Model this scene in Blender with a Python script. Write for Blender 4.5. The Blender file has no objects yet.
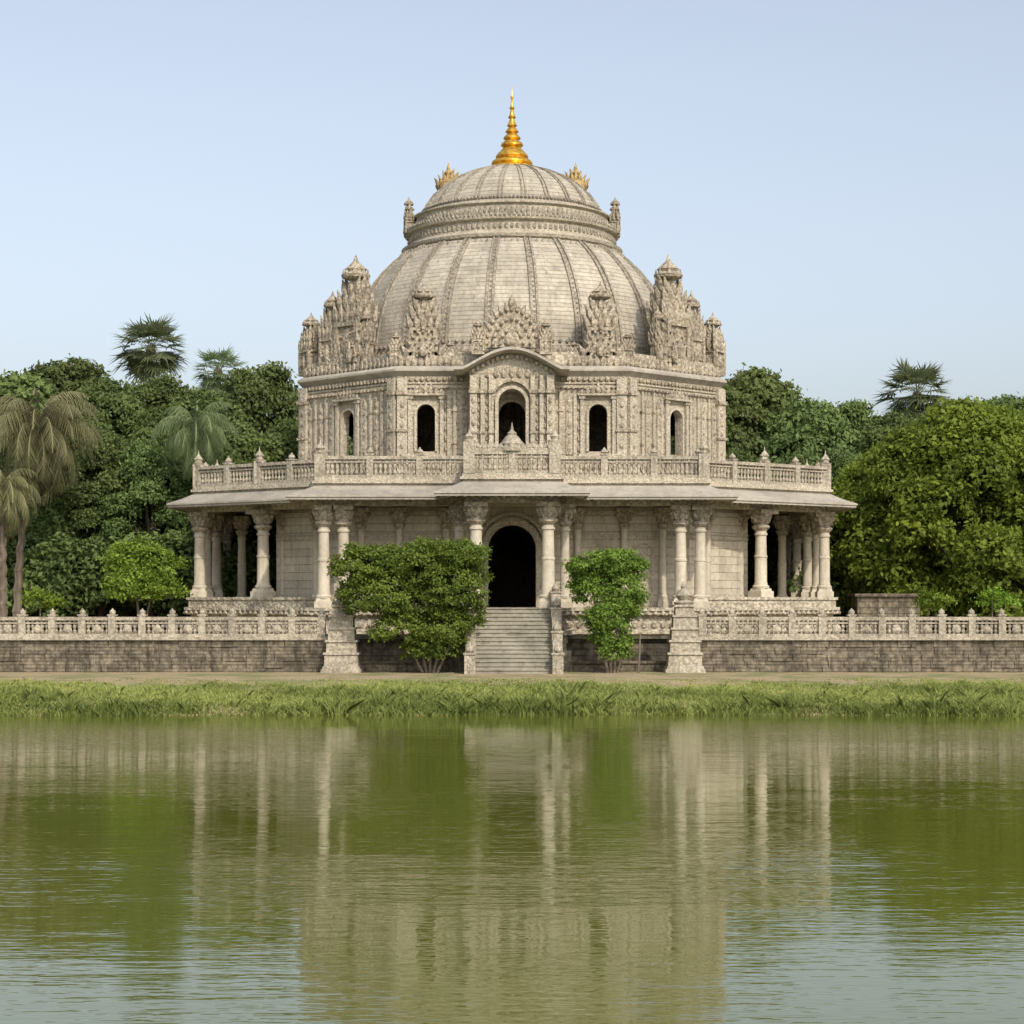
import bpy, math, random
import numpy as np
from mathutils import Vector
random.seed(7); rng=np.random.default_rng(7)
scene=bpy.context.scene
F=1991.0; H=4.0
def PX(px,d): return (px-512)/F*d
def PZ(py,d): return H-(py-600)/F*d
# ------------------------------------------------------------------ materials
def newmat(name):
    m=bpy.data.materials.new(name); m.use_nodes=True
    nt=m.node_tree; nt.nodes.clear()
    out=nt.nodes.new('ShaderNodeOutputMaterial'); b=nt.nodes.new('ShaderNodeBsdfPrincipled')
    nt.links.new(b.outputs[0],out.inputs[0])
    return m,nt,b,out
def N(nt,t,**kw):
    n=nt.nodes.new(t)
    for k,v in kw.items():
        if k in n.inputs: n.inputs[k].default_value=v
        else: setattr(n,k,v)
    return n
def mixc(nt,fac,a,b,mode='MIX'):
    n=nt.nodes.new('ShaderNodeMix'); n.data_type='RGBA'; n.blend_type=mode
    for i,s in ((0,fac),(6,a),(7,b)):
        if isinstance(s,bpy.types.NodeSocket): nt.links.new(s,n.inputs[i])
        elif isinstance(s,(int,float)): n.inputs[i].default_value=s
        else: n.inputs[i].default_value=(*s,1)
    return n.outputs[2]
def ramp(nt,src,p0,p1,c0=(0,0,0),c1=(1,1,1)):
    r=nt.nodes.new('ShaderNodeValToRGB'); nt.links.new(src,r.inputs[0])
    r.color_ramp.elements[0].position=p0; r.color_ramp.elements[1].position=p1
    r.color_ramp.elements[0].color=(*c0,1); r.color_ramp.elements[1].color=(*c1,1)
    return r.outputs[0]
def mth(nt,op,a,b=None):
    n=nt.nodes.new('ShaderNodeMath'); n.operation=op
    for i,s in enumerate((a,b)):
        if s is None: continue
        if isinstance(s,bpy.types.NodeSocket): nt.links.new(s,n.inputs[i])
        else: n.inputs[i].default_value=s
    return n.outputs[0]
def stone(name,base,light,dark,darkamt=.6,carve=0,cscale=5,brick=None,dome=False,rough=.9,cc=.6):
    m,nt,b,out=newmat(name); L=nt.links
    tc=N(nt,'ShaderNodeTexCoord'); sep=N(nt,'ShaderNodeSeparateXYZ'); L.new(tc.outputs['Object'],sep.inputs[0])
    n1=N(nt,'ShaderNodeTexNoise',Scale=.5,Detail=4.,Roughness=.6); L.new(tc.outputs['Object'],n1.inputs[0])
    n2=N(nt,'ShaderNodeTexNoise',Scale=5.,Detail=5.,Roughness=.7); L.new(tc.outputs['Object'],n2.inputs[0])
    mp=N(nt,'ShaderNodeMapping'); mp.inputs['Scale'].default_value=(2.6,2.6,.28); L.new(tc.outputs['Object'],mp.inputs[0])
    n3=N(nt,'ShaderNodeTexNoise',Scale=1.,Detail=5.,Roughness=.65); L.new(mp.outputs[0],n3.inputs[0])
    col=mixc(nt,ramp(nt,n2.outputs[0],.32,.68),base,light)
    col=mixc(nt,mth(nt,'MULTIPLY',ramp(nt,n1.outputs[0],.42,.66),darkamt*.7),col,dark)
    col=mixc(nt,mth(nt,'MULTIPLY',ramp(nt,n3.outputs[0],.49,.72),darkamt),col,dark)
    hgt=mth(nt,'MULTIPLY',n2.outputs[0],.03)
    if brick:
        cb=N(nt,'ShaderNodeCombineXYZ')
        if dome:
            yy=mth(nt,'SUBTRACT',sep.outputs[1],108.1)
            a=mth(nt,'ARCTAN2',sep.outputs[0],yy); L.new(mth(nt,'MULTIPLY',a,7.0),cb.inputs[0])
        else:
            L.new(mth(nt,'ADD',sep.outputs[0],mth(nt,'MULTIPLY',sep.outputs[1],.99)),cb.inputs[0])
        L.new(sep.outputs[2],cb.inputs[1])
        br=N(nt,'ShaderNodeTexBrick',Scale=1.); br.inputs['Brick Width'].default_value=brick[0]; br.inputs['Row Height'].default_value=brick[1]
        br.inputs['Mortar Size'].default_value=brick[2]; br.inputs['Mortar Smooth'].default_value=.3
        br.inputs['Color1'].default_value=(.84,.84,.83,1); br.inputs['Color2'].default_value=(1.05,1.04,1.02,1); br.inputs['Mortar'].default_value=(.55,.53,.49,1)
        L.new(cb.outputs[0],br.inputs[0])
        col=mixc(nt,.85,col,br.outputs[0],'MULTIPLY')
        hgt=mth(nt,'ADD',hgt,mth(nt,'MULTIPLY',br.outputs[1],-.03))
    if carve:
        v=N(nt,'ShaderNodeTexVoronoi',Scale=float(cscale)); L.new(tc.outputs['Object'],v.inputs[0])
        v2=N(nt,'ShaderNodeTexVoronoi',Scale=float(cscale)*2.3); L.new(tc.outputs['Object'],v2.inputs[0])
        h=mth(nt,'ADD',v.outputs[0],mth(nt,'MULTIPLY',v2.outputs[0],.5))
        hgt=mth(nt,'ADD',hgt,mth(nt,'MULTIPLY',h,-carve))
        col=mixc(nt,mth(nt,'MULTIPLY',ramp(nt,h,.55,1.0),cc),col,tuple(c*.6 for c in dark))
    bn=N(nt,'ShaderNodeBump',Distance=1.,Strength=1.); L.new(hgt,bn.inputs['Height'])
    L.new(col,b.inputs['Base Color']); L.new(bn.outputs[0],b.inputs['Normal']); b.inputs['Roughness'].default_value=rough
    b.inputs['Specular IOR Level'].default_value=.2
    return m
BASE=(.46,.405,.305); LIGHT=(.60,.54,.425); DARK=(.24,.205,.155)
M_stone=stone('stone_plain',BASE,LIGHT,DARK,.5)
M_wall=stone('stone_blocks',BASE,LIGHT,DARK,.55,brick=(1.3,.38,.012))
M_drum=stone('drum_blocks',BASE,LIGHT,DARK,.55,brick=(1.5,.3,.01),carve=.02,cscale=7,cc=.4)
M_carve=stone('stone_carved',BASE,LIGHT,DARK,.5,carve=.05,cscale=5)
M_trim=stone('stone_trim',BASE,LIGHT,DARK,.5,carve=.028,cscale=9,cc=.45)
M_orn=stone('stone_ornament',(.42,.355,.26),(.56,.49,.375),(.18,.15,.11),.6,carve=.04,cscale=6)
M_dome=stone('dome_stone',(.435,.39,.31),(.545,.50,.405),(.235,.205,.165),.65,brick=(3.4,.22,.012),dome=True,carve=.01,cscale=5,cc=.2)
M_rib=stone('rib_stone',(.34,.30,.23),(.45,.40,.315),(.16,.14,.11),.6,carve=.025,cscale=7)
M_eave=stone('eave_stone',(.36,.325,.265),(.46,.42,.345),(.2,.175,.145),.6)
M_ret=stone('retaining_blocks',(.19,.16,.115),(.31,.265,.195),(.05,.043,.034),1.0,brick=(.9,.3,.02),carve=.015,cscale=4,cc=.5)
M_step=stone('step_stone',(.27,.25,.195),(.38,.35,.28),(.13,.12,.09),.7)
M_bal=stone('balustrade_stone',(.41,.36,.275),(.53,.475,.37),(.16,.138,.105),.65,carve=.02,cscale=8,cc=.45)
def gold():
    m,nt,b,o=newmat('gold_leaf'); b.inputs['Metallic'].default_value=.75; b.inputs['Roughness'].default_value=.34
    n=N(nt,'ShaderNodeTexNoise',Scale=5.,Detail=4.); tc=N(nt,'ShaderNodeTexCoord'); nt.links.new(tc.outputs['Object'],n.inputs[0])
    nt.links.new(ramp(nt,n.outputs[0],.35,.65,(.5,.27,.03),(.85,.52,.08)),b.inputs['Base Color'])
    return m
M_gold=gold()
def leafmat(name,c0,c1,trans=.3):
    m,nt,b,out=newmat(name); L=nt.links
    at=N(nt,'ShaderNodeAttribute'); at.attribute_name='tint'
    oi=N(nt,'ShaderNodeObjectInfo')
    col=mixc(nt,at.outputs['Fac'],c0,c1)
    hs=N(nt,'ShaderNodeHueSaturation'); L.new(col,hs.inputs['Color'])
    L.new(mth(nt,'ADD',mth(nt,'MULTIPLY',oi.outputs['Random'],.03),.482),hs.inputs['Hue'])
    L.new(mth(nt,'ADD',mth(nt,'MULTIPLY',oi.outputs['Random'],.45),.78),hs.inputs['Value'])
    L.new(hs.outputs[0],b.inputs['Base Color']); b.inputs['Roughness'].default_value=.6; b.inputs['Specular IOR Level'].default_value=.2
    t=N(nt,'ShaderNodeBsdfTranslucent'); L.new(hs.outputs[0],t.inputs[0])
    mx=N(nt,'ShaderNodeMixShader'); mx.inputs[0].default_value=trans
    L.new(b.outputs[0],mx.inputs[1]); L.new(t.outputs[0],mx.inputs[2]); L.new(mx.outputs[0],out.inputs[0])
    return m
M_leaf=leafmat('foliage_far_haze',(.05,.083,.028),(.175,.23,.07),.35)  # lighter base puts distance haze into the background trees' colour
M_leafb=leafmat('foliage_bright',(.08,.14,.018),(.26,.37,.05),.4)
M_bush=leafmat('foliage_bush',(.065,.125,.02),(.23,.33,.055),.38)
M_palm=leafmat('palm_leaf',(.12,.16,.07),(.26,.31,.15),.45)
M_palmd=leafmat('palm_leaf_dry',(.12,.13,.055),(.30,.29,.15),.35)
M_grass=leafmat('grass_blades',(.15,.19,.045),(.39,.43,.13),.35)
def bark():
    m,nt,b,o=newmat('bark'); n=N(nt,'ShaderNodeTexNoise',Scale=4.,Detail=5.); 
    nt.links.new(ramp(nt,n.outputs[0],.3,.7,(.06,.045,.03),(.2,.16,.12)),b.inputs['Base Color']); b.inputs['Roughness'].default_value=.9
    return m
M_bark=bark()
def soil():
    m,nt,b,out=newmat('soil'); L=nt.links
    tc=N(nt,'ShaderNodeTexCoord')
    n=N(nt,'ShaderNodeTexNoise',Scale=.6,Detail=8.,Roughness=.65); L.new(tc.outputs['Object'],n.inputs[0])
    n2=N(nt,'ShaderNodeTexNoise',Scale=9.,Detail=6.); L.new(tc.outputs['Object'],n2.inputs[0])
    c=mixc(nt,ramp(nt,n2.outputs[0],.3,.7),(.25,.185,.10),(.42,.33,.19))
    c=mixc(nt,ramp(nt,n.outputs[0],.45,.6),c,(.17,.18,.06))
    L.new(c,b.inputs['Base Color']); b.inputs['Roughness'].default_value=1
    bn=N(nt,'ShaderNodeBump',Distance=.08); L.new(n2.outputs[0],bn.inputs['Height']); L.new(bn.outputs[0],b.inputs['Normal'])
    return m
M_soil=soil()
def water():
    m,nt,b,out=newmat('water_surface'); L=nt.links
    tc=N(nt,'ShaderNodeTexCoord')
    mp=N(nt,'ShaderNodeMapping'); mp.inputs['Scale'].default_value=(.3,1.0,1); L.new(tc.outputs['Object'],mp.inputs[0])
    a=N(nt,'ShaderNodeTexNoise',Scale=2.6,Detail=3.,Roughness=.6); L.new(mp.outputs[0],a.inputs[0])
    c=N(nt,'ShaderNodeTexNoise',Scale=.3,Detail=2.); L.new(mp.outputs[0],c.inputs[0])
    f=N(nt,'ShaderNodeTexNoise',Scale=6.5,Detail=2.,Roughness=.5); L.new(mp.outputs[0],f.inputs[0])
    pt=N(nt,'ShaderNodeTexNoise',Scale=.09,Detail=2.); L.new(tc.outputs['Object'],pt.inputs[0])
    amp=mth(nt,'ADD',.5,mth(nt,'MULTIPLY',ramp(nt,pt.outputs[0],.4,.62),.9))
    h=mth(nt,'ADD',mth(nt,'MULTIPLY',mth(nt,'ADD',mth(nt,'MULTIPLY',a.outputs[0],.0085),mth(nt,'MULTIPLY',f.outputs[0],.0042)),amp),mth(nt,'MULTIPLY',c.outputs[0],.018))
    b1=N(nt,'ShaderNodeBump',Distance=1.,Strength=1.); L.new(h,b1.inputs['Height'])
    b.inputs['Base Color'].default_value=(.10,.112,.018,1); b.inputs['Roughness'].default_value=.02; b.inputs['IOR'].default_value=1.4
    L.new(b1.outputs[0],b.inputs['Normal'])
    return m
M_water=water()
# ------------------------------------------------------------------ mesh builder
def empty(name,loc=(0,0,0)):
    e=bpy.data.objects.new(name,None); scene.collection.objects.link(e); e.location=loc; return e
class MB:
    def __init__(s): s.v=[]; s.f=[]
    def add(s,vs,fs):
        o=len(s.v); s.v.extend(vs); s.f.extend([tuple(i+o for i in f) for f in fs])
    def box(s,cx,cy,z0,sx,sy,h,rot=0,top=1.0):
        c,n=math.cos(rot),math.sin(rot); vs=[]
        for z,k in ((z0,1),(z0+h,top)):
            for a,b in ((-1,-1),(1,-1),(1,1),(-1,1)):
                x,y=a*sx/2*k,b*sy/2*k
                vs.append((cx+x*c-y*n,cy+x*n+y*c,z))
        s.add(vs,[(3,2,1,0),(4,5,6,7),(0,1,5,4),(1,2,6,5),(2,3,7,6),(3,0,4,7)])
    def lathe(s,cx,cy,prof,seg=12,rot=0,sx=1,sy=1):
        vs=[];fs=[]
        for r,z in prof:
            for i in range(seg):
                a=rot+2*math.pi*i/seg; vs.append((cx+r*math.cos(a)*sx,cy+r*math.sin(a)*sy,z))
        for j in range(len(prof)-1):
            for i in range(seg):
                k=(i+1)%seg; fs.append((j*seg+i,j*seg+k,(j+1)*seg+k,(j+1)*seg+i))
        fs.append(tuple(range(seg-1,-1,-1))); fs.append(tuple((len(prof)-1)*seg+i for i in range(seg)))
        s.add(vs,fs)
    def leaf(s,x,y,z,w,h,t,rot=0,lean=0.0):
        prof=[(.35,0),(.95,.18),(1,.4),(.7,.65),(.42,.8),(.3,.9),(.02,1.0)]
        c,n=math.cos(rot),math.sin(rot); vs=[];fs=[];seg=6
        for r,q in prof:
            for i in range(seg):
                a=2*math.pi*i/seg
                lx=r*w/2*math.cos(a)+lean*q*q*h; ly=r*t/2*math.sin(a)
                vs.append((x+lx*c-ly*n,y+lx*n+ly*c,z+q*h))
        for j in range(len(prof)-1):
            for i in range(seg):
                k=(i+1)%seg; fs.append((j*seg+i,j*seg+k,(j+1)*seg+k,(j+1)*seg+i))
        fs.append(tuple(range(seg-1,-1,-1)))
        s.add(vs,fs)
    def blob(s,x,y,z,rx,ry,rz,rot=0):
        seg=6; c,n=math.cos(rot),math.sin(rot); vs=[];fs=[]
        rr=[(.0,-1),(.75,-.66),(1,0),(.75,.66),(.0,1)]
        for r,q in rr:
            for i in range(seg):
                a=2*math.pi*i/seg; lx=r*rx*math.cos(a)+1e-4*math.cos(a); ly=r*ry*math.sin(a)+1e-4*math.sin(a)
                vs.append((x+lx*c-ly*n,y+lx*n+ly*c,z+q*rz))
        for j in range(4):
            for i in range(seg):
                k=(i+1)%seg; fs.append((j*seg+i,j*seg+k,(j+1)*seg+k,(j+1)*seg+i))
        s.add(vs,fs)
    def prism(s,poly,z0,z1,cap=True,capb=True):
        n=len(poly); vs=[(x,y,z0) for x,y in poly]+[(x,y,z1) for x,y in poly]
        fs=[(i,(i+1)%n,n+(i+1)%n,n+i) for i in range(n)]
        if cap: fs.append(tuple(n+i for i in range(n)))
        if capb: fs.append(tuple(range(n-1,-1,-1)))
        s.add(vs,fs)
    def ring(s,pA,pB,zs):
        n=len(pA); vs=[];fs=[];m=len(zs)
        for t,z in zs:
            for a,b in zip(pA,pB): vs.append((a[0]*(1-t)+b[0]*t,a[1]*(1-t)+b[1]*t,z))
        for j in range(m):
            k=(j+1)%m
            for i in range(n):
                q=(i+1)%n; fs.append((j*n+i,j*n+q,k*n+q,k*n+i))
        s.add(vs,fs)
    def obj(s,name,mat,parent=None,smooth=35):
        me=bpy.data.meshes.new(name); me.from_pydata(s.v,[],s.f); me.update()
        if smooth:
            me.shade_smooth(); me.set_sharp_from_angle(angle=math.radians(smooth))
        me.materials.append(mat)
        o=bpy.data.objects.new(name,me); scene.collection.objects.link(o)
        if parent: o.parent=parent
        return o
def offset(poly,d):
    n=len(poly); res=[]
    for i in range(n):
        p0,p1,p2=Vector(poly[i-1]),Vector(poly[i]),Vector(poly[(i+1)%n])
        e1=(p1-p0).normalized(); e2=(p2-p1).normalized()
        n1=Vector((-e1.y,e1.x)); n2=Vector((-e2.y,e2.x))
        den=1+n1.dot(n2); b=(n1+n2)/max(den,.2)
        q=p1+b*d; res.append((q.x,q.y))
    return res
def sym(right):
    return right+[(-x,y) for x,y in reversed(right)]
# ------------------------------------------------------------------ TEMPLE
T=empty('domed_temple')
CY=108.1
eave=sym([(3.35,86.8),(3.35,90.0),(10.2,90.0),(10.2,92.8),(16.95,98.0),(16.95,118.2),(10.2,123.4),(10.2,126.2)])
pl=MB()
for off,z0,z1 in ((.55,.6,1.3),(.75,1.3,1.75),(.95,1.75,2.45),(.7,2.45,2.65),(.95,2.65,3.05),(1.05,3.05,3.3),(.85,3.3,3.5),(.75,3.5,3.65)):
    pl.prism(offset(eave,off),z0,z1)
pl.obj('plinth',M_carve,T)
pc=MB()
def walk(poly,sp,closed=True,skipback=True):
    n=len(poly)
    for i in range(n if closed else n-1):
        a=Vector(poly[i]); b=Vector(poly[(i+1)%n]); L=(b-a).length
        if skipback and (a.y+b.y)/2>124: continue
        k=max(1,round(L/sp)); rot=math.atan2(b.y-a.y,b.x-a.x)
        for j in range(k):
            p=a+(b-a)*((j+.5)/k); yield p.x,p.y,rot,L/k,i
for x,y,r,l,i in walk(offset(eave,.93),.42):
    pc.blob(x,y,2.85,.15,.1,.15,r); pc.box(x,y,2.1,.2,.12,.28,r)
for x,y,r,l,i in walk(offset(eave,.74),.34): pc.leaf(x,y,3.3,.26,.2,.12,r)
pc.obj('plinth_carving',M_orn,T)
sw=MB()
wl=offset(eave,1.15)
for i,(a,b) in enumerate(zip(wl,wl[1:]+wl[:1])):
    m=((a[0]+b[0])/2,(a[1]+b[1])/2)
    if abs(m[0])>9.3:
        d=math.hypot(b[0]-a[0],b[1]-a[1]); r=math.atan2(b[1]-a[1],b[0]-a[0])
        sw.box(m[0],m[1],3.65,d+.3,.35,.36,r); sw.box(m[0],m[1],4.01,d+.45,.5,.13,r)
        k=int(d/.4)
        for j in range(k):
            t=(j+.5)/k; sw.blob(a[0]+(b[0]-a[0])*t,a[1]+(b[1]-a[1])*t,3.84,.13,.24,.13,r)
sw.obj('seat_wall',M_carve,T)
def column(mb,cap,x,y,z0,z1,r=.29,w=1.15,rot=0):
    h=z1-z0
    mb.box(x,y,z0,r*3.0,r*3.0,.28,rot); mb.box(x,y,z0+.28,r*2.6,r*2.6,.14,rot,.9)
    mb.lathe(x,y,[(r*1.35,z0+.42),(r*1.42,z0+.52),(r*1.1,z0+.6),(r*1.12,z0+.66),(r*1.02,z0+.72),(r*1.0,z0+h*.45),(r*1.1,z0+h*.455),(r*1.1,z0+h*.475),(r*.97,z0+h*.48),(r*.9,z1-1.25),(r*1.08,z1-1.22),(r*1.08,z1-1.14),(r*.92,z1-1.1),(r*.95,z1-1.0)],14)
    cap.lathe(x,y,[(r*.95,z1-1.02),(r*1.5,z1-.86),(r*1.5,z1-.78),(r*1.05,z1-.7),(r*1.15,z1-.6),(w*.46,z1-.3),(w*.46,z1-.22)],12)
    cap.box(x,y,z1-.22,w,w,.21,rot)
    for k in range(8):
        a=k*math.pi/4+rot
        cap.leaf(x+math.cos(a)*r*1.1,y+math.sin(a)*r*1.1,z1-.68,.24,.45,.18,a,lean=.42)
    for sx in (-1,1):
        cap.blob(x+sx*w*.42*math.cos(rot),y+sx*w*.42*math.sin(rot),z1-.33,.15,.2,.15,rot)
col=MB(); cap=MB(); ZT=8.35
for s in (-1,1):
    column(col,cap,s*1.6,88.3,3.65,ZT,.29,1.05)
    column(col,cap,s*2.4,90.4,3.65,ZT,.22,.9)
    column(col,cap,s*7.75,91.5,3.65,ZT,.27,.95)
    column(col,cap,s*8.65,91.5,3.65,ZT,.27,.95)
    column(col,cap,s*12.0,96.0,4.14,ZT,.29,1.2,s*.66)
    column(col,cap,s*15.5,98.8,4.14,ZT,.27,.95)
    column(col,cap,s*15.6,101.8,4.14,ZT,.25,.9)
    column(col,cap,s*15.6,105.2,4.14,ZT,.25,.9)
    column(col,cap,s*14.0,103.2,3.65,ZT,.22,.8)
    for yy in (109,113,117.5): column(col,cap,s*15.6,yy,4.14,ZT,.25,.9)
    for xx in (3,8.5): column(col,cap,s*xx,124.6,3.65,ZT,.27,1)
    for xx in (3.1,5.3,7.1): column(col,cap,s*xx,93.85,3.65,ZT,.17,.75)
    column(col,cap,s*9.3,94.75,3.65,ZT,.17,.6); column(col,cap,s*11.1,97.0,3.65,ZT,.2,.7)
col.obj('columns',M_stone,T); cap.obj('capitals',M_orn,T)
bm_=MB(); bm_.ring(offset(eave,1.3),offset(eave,1.9),[(0,ZT-.01),(0,8.74),(1,8.74),(1,ZT-.01)]); bm_.obj('beams',M_carve,T)
def panel(mb,p0,p1,z0,z1,ops,depth=.55):
    p0=Vector(p0);p1=Vector(p1);L=(p1-p0).length;e=(p1-p0)/L;nin=Vector((-e.y,e.x))
    def P(u,z,dd=0): q=p0+e*u+nin*dd; return (q.x,q.y,z)
    def quad(u0,za,u1,zb): 
        if u1-u0>1e-4 and zb-za>1e-4: mb.add([P(u0,za),P(u1,za),P(u1,zb),P(u0,zb)],[(0,1,2,3)])
    cur=0
    for uc,w,zb,zt in sorted(ops):
        r=w/2; zs=zt-r; quad(cur,z0,uc-r,z1); quad(uc-r,z0,uc+r,zb)
        K=12; arc=[(uc-r*math.cos(math.pi*k/K),zs+r*math.sin(math.pi*k/K)) for k in range(K+1)]
        for a,b in zip(arc,arc[1:]): mb.add([P(*a),P(*b),P(b[0],z1),P(a[0],z1)],[(0,1,2,3)])
        out=[(uc-r,zb)]+arc+[(uc+r,zb)]
        n=len(out)
        for k in range(n):
            a=out[k];b=out[(k+1)%n]; mb.add([P(*a),P(*b),P(b[0],b[1],depth),P(a[0],a[1],depth)],[(0,1,2,3)])
        cur=uc+r
    quad(cur,z0,L,z1)
    return P
def archframe(mb,p0,p1,uc,w,zb,zt,t=.16,pr=.12):
    p0=Vector(p0);p1=Vector(p1);L=(p1-p0).length;e=(p1-p0)/L;nin=Vector((-e.y,e.x)); r=w/2; zs=zt-r; K=12
    def P(u,z,dd): q=p0+e*u+nin*dd; return (q.x,q.y,z)
    def path(rr): return [(uc-rr,zb)]+[(uc-rr*math.cos(math.pi*k/K),zs+rr*math.sin(math.pi*k/K)) for k in range(K+1)]+[(uc+rr,zb)]
    A=path(r+.01);B=path(r+t)
    for k in range(len(A)-1):
        a,b,c,d=A[k],A[k+1],B[k+1],B[k]
        vs=[P(*a,-pr),P(*b,-pr),P(*c,-pr),P(*d,-pr),P(*a,.02),P(*b,.02),P(*c,.02),P(*d,.02)]
        mb.add(vs,[(0,1,2,3),(3,2,6,7),(1,0,4,5),(0,3,7,4),(1,5,6,2)])
core=sym([(8.4,94.0),(11.5,97.2),(11.5,119),(8.4,122.2)])
lw=MB(); fr=MB()
for i in range(len(core)):
    a=core[i-1];b=core[i]
    if abs(a[1]-94)<.1 and abs(b[1]-94)<.1:
        panel(lw,a,b,3.65,8.74,[(8.4,2.25,3.66,7.55)],.8); archframe(fr,a,b,8.4,2.25,3.66,7.55,.32,.16); archframe(fr,a,b,8.4,2.95,3.66,8.0,.14,.26)
    else: lw.prism([a,b,(b[0]*.96,(b[1]-CY)*.96+CY),(a[0]*.96,(a[1]-CY)*.96+CY)],3.65,8.74)
lw.obj('lower_walls',M_wall,T)
for zz,h,p in ((3.65,.5,.16),(4.15,.12,.1),(6.9,.12,.06),(7.1,.05,.1),(8.0,.2,.1),(8.4,.3,.16)):
    for s in (-1,1):
        fr.box(s*5.1,94-p/2+.02,zz,6.55,p,h); 
        fr.box(s*(9.95+p*.35),95.6-p*.35,zz,4.4,p,h,math.atan2(3.2,3.1)*s)
for s in (-1,1):
    for xx in (4.2,6.2):
        archframe(fr,(s*xx-1,94.0),(s*xx+1,94.0),1,.8,4.4,6.6,.1,.1)
        fr.box(s*xx,93.95,4.4,.55,.14,1.3); fr.leaf(s*xx,93.92,5.7,.5,.6,.16)
fr.obj('wall_trim',M_trim,T)
ev=MB()
in2=offset(eave,1.25)
ev.ring(eave,in2,[(0,8.55),(0,8.64),(-.05,8.66),(-.05,8.74),(.5,8.98),(1,9.28),(1,8.75)])
ev.obj('eaves',M_eave,T)
rf=MB(); rf.prism(offset(eave,1.2),8.742,9.34,capb=True); rf.prism(offset(eave,1.05),9.34,9.46); rf.prism(offset(eave,1.15),9.46,9.6); rf.obj('roof_slab',M_trim,T)
rd=MB()
for x,y,r,l,i in walk(offset(eave,1.2),.3): rd.blob(x,y,9.12,.12,.1,.13,r)
for x,y,r,l,i in walk(offset(eave,.07),.34): rd.blob(x,y,8.56,.09,.06,.06,r)
rd.obj('roof_frieze',M_orn,T)
def balustrade(mb,orn,path,z,h=1.0,post=2.2,bs=.24,closed=False,tall=1.0,capr=.17):
    n=len(path)
    for i in range(n if closed else n-1):
        a=Vector(path[i]);b=Vector(path[(i+1)%n]);L=(b-a).length;r=math.atan2(b.y-a.y,b.x-a.x);m=(a+b)/2
        mb.box(m.x,m.y,z,L,.3,.13,r); mb.box(m.x,m.y,z+h-.3,L,.2,.07,r); mb.box(m.x,m.y,z+h-.15,L,.34,.15,r)
        k=max(1,round(L/post))
        for j in range(k+1):
            if j==k and (closed or i<n-2): continue
            p=a+(b-a)*(j/k)
            mb.box(p.x,p.y,z,.3,.38,h+.05,r); mb.box(p.x,p.y,z+h+.05,.38,.44,.06,r)
            orn.lathe(p.x,p.y,[(.1,z+h+.1),(capr,z+h+.18),(capr*.9,z+h+.26),(.06,z+h+.34*tall),(.01,z+h+.42*tall)],8)
        k=max(2,round(L/bs))
        for j in range(k):
            p=a+(b-a)*((j+.5)/k)
            orn.lathe(p.x,p.y,[(.05,z+.13),(.095,z+.24),(.04,z+h*.38),(.095,z+h*.52),(.05,z+h-.3)],6)
            orn.blob(p.x,p.y,z+h-.19,.08,.15,.05,r)
ub=MB();ubo=MB(); bp=offset(eave,1.4)
balustrade(ub,ubo,bp,9.6,1.0,2.4,.22,closed=True)
for x in (-1.9,1.9): ub.box(x,88.2,9.6,.5,.55,1.4); ubo.lathe(x,88.2,[(.3,11.0),(.3,11.07),(.15,11.12),(.22,11.25),(.06,11.42),(.01,11.6)],8)
ub.box(0,88.2,10.6,3.4,.34,.12); 
for k in range(13): ubo.leaf(-1.5+k*.25,88.2,10.7,.24,.26,.12)
ubo.lathe(0,88.6,[(.75,10.6),(.78,10.75),(.5,10.8),(.55,10.95),(.42,11.1),(.28,11.28),(.2,11.34),(.22,11.42),(.08,11.55),(.01,11.9)],12)
for x,y in [(s*q[0],q[1]) for s in (-1,1) for q in ((8.8,91.4),(8.8,93.6),(15.55,98.8),(12.2,96.2),(15.55,105))]:
    ub.box(x,y,9.6,.5,.5,1.1); ubo.lathe(x,y,[(.26,10.7),(.3,10.78),(.14,10.83),(.24,10.97),(.1,11.14),(.04,11.22),(.01,11.42)],8)
ub.obj('upper_balustrade_rails',M_bal,T); ubo.obj('upper_balusters',M_bal,T)
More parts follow.
